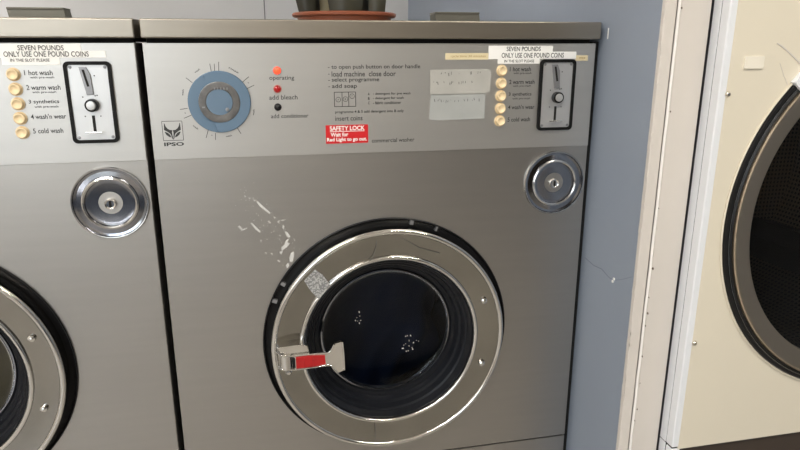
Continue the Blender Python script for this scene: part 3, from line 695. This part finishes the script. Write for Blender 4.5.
bm = NB(); lathe(bm, KX, Z+KZ, [(KR-.0135,DY+.006),(KR-.0135,DY-.0080),(KR-.0150,DY-.0105),(KR-.0175,DY-.0110),(KR-.0200,DY-.0100),(KR-.0400,DY-.0060),(KR-.0440,DY-.0030),(KR-.0450,DY+.012),(KR-.0135,DY+.012)], 120, True)
link('door_ring', dl(bm), M['bronze'], dd, True, 40)
bm = NB(); lathe(bm, KX, Z+KZ, [(0,DY+.0070),(KR-.0390,DY+.0070),(KR-.0390,DY+.0115),(0,DY+.0115)], 96); link('door_glass', dl(bm), M['dryerglass'], dd)
bm = NB(); lathe(bm, KX, Z+KZ, [(KR-.0078,DY-.0020),(KR-.0082,DY-.0052),(KR-.0088,DY-.0052),(KR-.0092,DY-.0020)], 120, True); link('door_trim', dl(bm), M['chrome'], dd)
# latch plate across the black rim
bm = NB()
a = math.radians(137); ca, sa = math.cos(a), math.sin(a)
lp = [(KX+rd*ca-tw*sa, KZ+rd*sa+tw*ca) for rd, tw in ((KR+.004,-.030),(KR+.004,0),(KR-.020,0),(KR-.020,-.030))]
prism(bm, lp, DY-.0085, DY-.0005, Z, .0012); link('door_latch', dl(bm), M['enamel'], dd)
bm = NB(); lathe(bm, KX, Z+KZ, [(KR-.025,DY+.0122),(.240,DY+.075),(.300,DY+.085),(.305,DY+.50),(0,DY+.50)], 80)
uvl = bm.loops.layers.uv.new('UVMap')
for fa in bm.faces:
    for lq in fa.loops:
        c = lq.vert.co; an = math.atan2(c.z-Z-KZ, c.x-KX)
        lq[uvl].uv = (c.x, c.z) if c.y > DY+.49 and fa.calc_center_median().y > DY+.49 else (an*.30, c.y)
link('drum', dl(bm), M['dryerdrum'], dr)
for an in (200, 320, 80):
    ca, sa = math.cos(math.radians(an)), math.sin(math.radians(an))
    p = [(KX+rd*ca-tw*sa, KZ+rd*sa+tw*ca) for rd, tw in ((.302,-.05),(.302,.05),(.245,.020),(.245,-.020))]
    bm = NB(); prism(bm, p, DY+.09, DY+.49, Z, .004); link('drum_baffle', dl(bm), M['dryerdark'], dr)

# ------------------------------------------------------------------ light
def batten(x, y, L, power, col, lab, turn=None, drop=0):  # lamps out of view, added to fill and brighten the scene
    t = thing('added_light', lab, 'light', (x, y, ZC-drop))
    if turn:
        t.rotation_euler = Vector(turn).to_track_quat('-Z', 'X').to_euler()
    bm = NB(); box(bm, -L/2, L/2, -.04, .04, -.05, 0, .004); link('housing', bm, M['enamel'], t)
    ld = bpy.data.lights.new('fill_light', 'AREA'); ld.shape = 'RECTANGLE'; ld.size = L-.06; ld.size_y = .06; ld.energy = power; ld.color = col
    lo = bpy.data.objects.new('fill_light', ld); lo.location = (0,0,-.056); lo.parent = t; COL.objects.link(lo)
batten(-.95, -1.6, 1.5, 46, (1,.94,.86), 'unseen fill batten added on the ceiling in front of the washers')
batten(-1.2, .95, .9, 46, (1,.97,.94), 'unseen tilted batten added to brighten the back wall', (-.65,.7,-.35), .25)

batten(1.25, -1.35, 1.2, 24, (1,.93,.80), 'unseen fill batten added on the ceiling in front of the dryer')
w = bpy.data.worlds.new('sky'); scene.world = w; w.use_nodes = True
nt = w.node_tree; bg = nt.nodes['Background']
sky = nt.nodes.new('ShaderNodeTexSky'); sky.sky_type = 'NISHITA'; sky.sun_disc = False; sky.sun_elevation = math.radians(38); sky.sun_rotation = math.radians(60); sky.dust_density = 3
hs = nt.nodes.new('ShaderNodeHueSaturation'); hs.inputs['Saturation'].default_value = .35
nt.links.new(sky.outputs[0], hs.inputs['Color']); nt.links.new(hs.outputs[0], bg.inputs['Color']); bg.inputs['Strength'].default_value = 1.25
pl = bpy.data.lights.new('window_portal', 'AREA'); pl.shape = 'RECTANGLE'; pl.size = WX1-WX0; pl.size_y = WZ1-WZ0
po = bpy.data.objects.new('window_portal', pl); po.location = ((WX0+WX1)/2, YF-.10, (WZ0+WZ1)/2); po.rotation_euler = (PI/2, 0, 0); COL.objects.link(po)
pl.cycles.is_portal = True

vs = scene.view_settings
scene.display_settings.display_device = 'sRGB'
vs.view_transform = 'Standard'; vs.look = 'None'; vs.gamma = 1; vs.exposure = 0.24; vs.use_curve_mapping = False
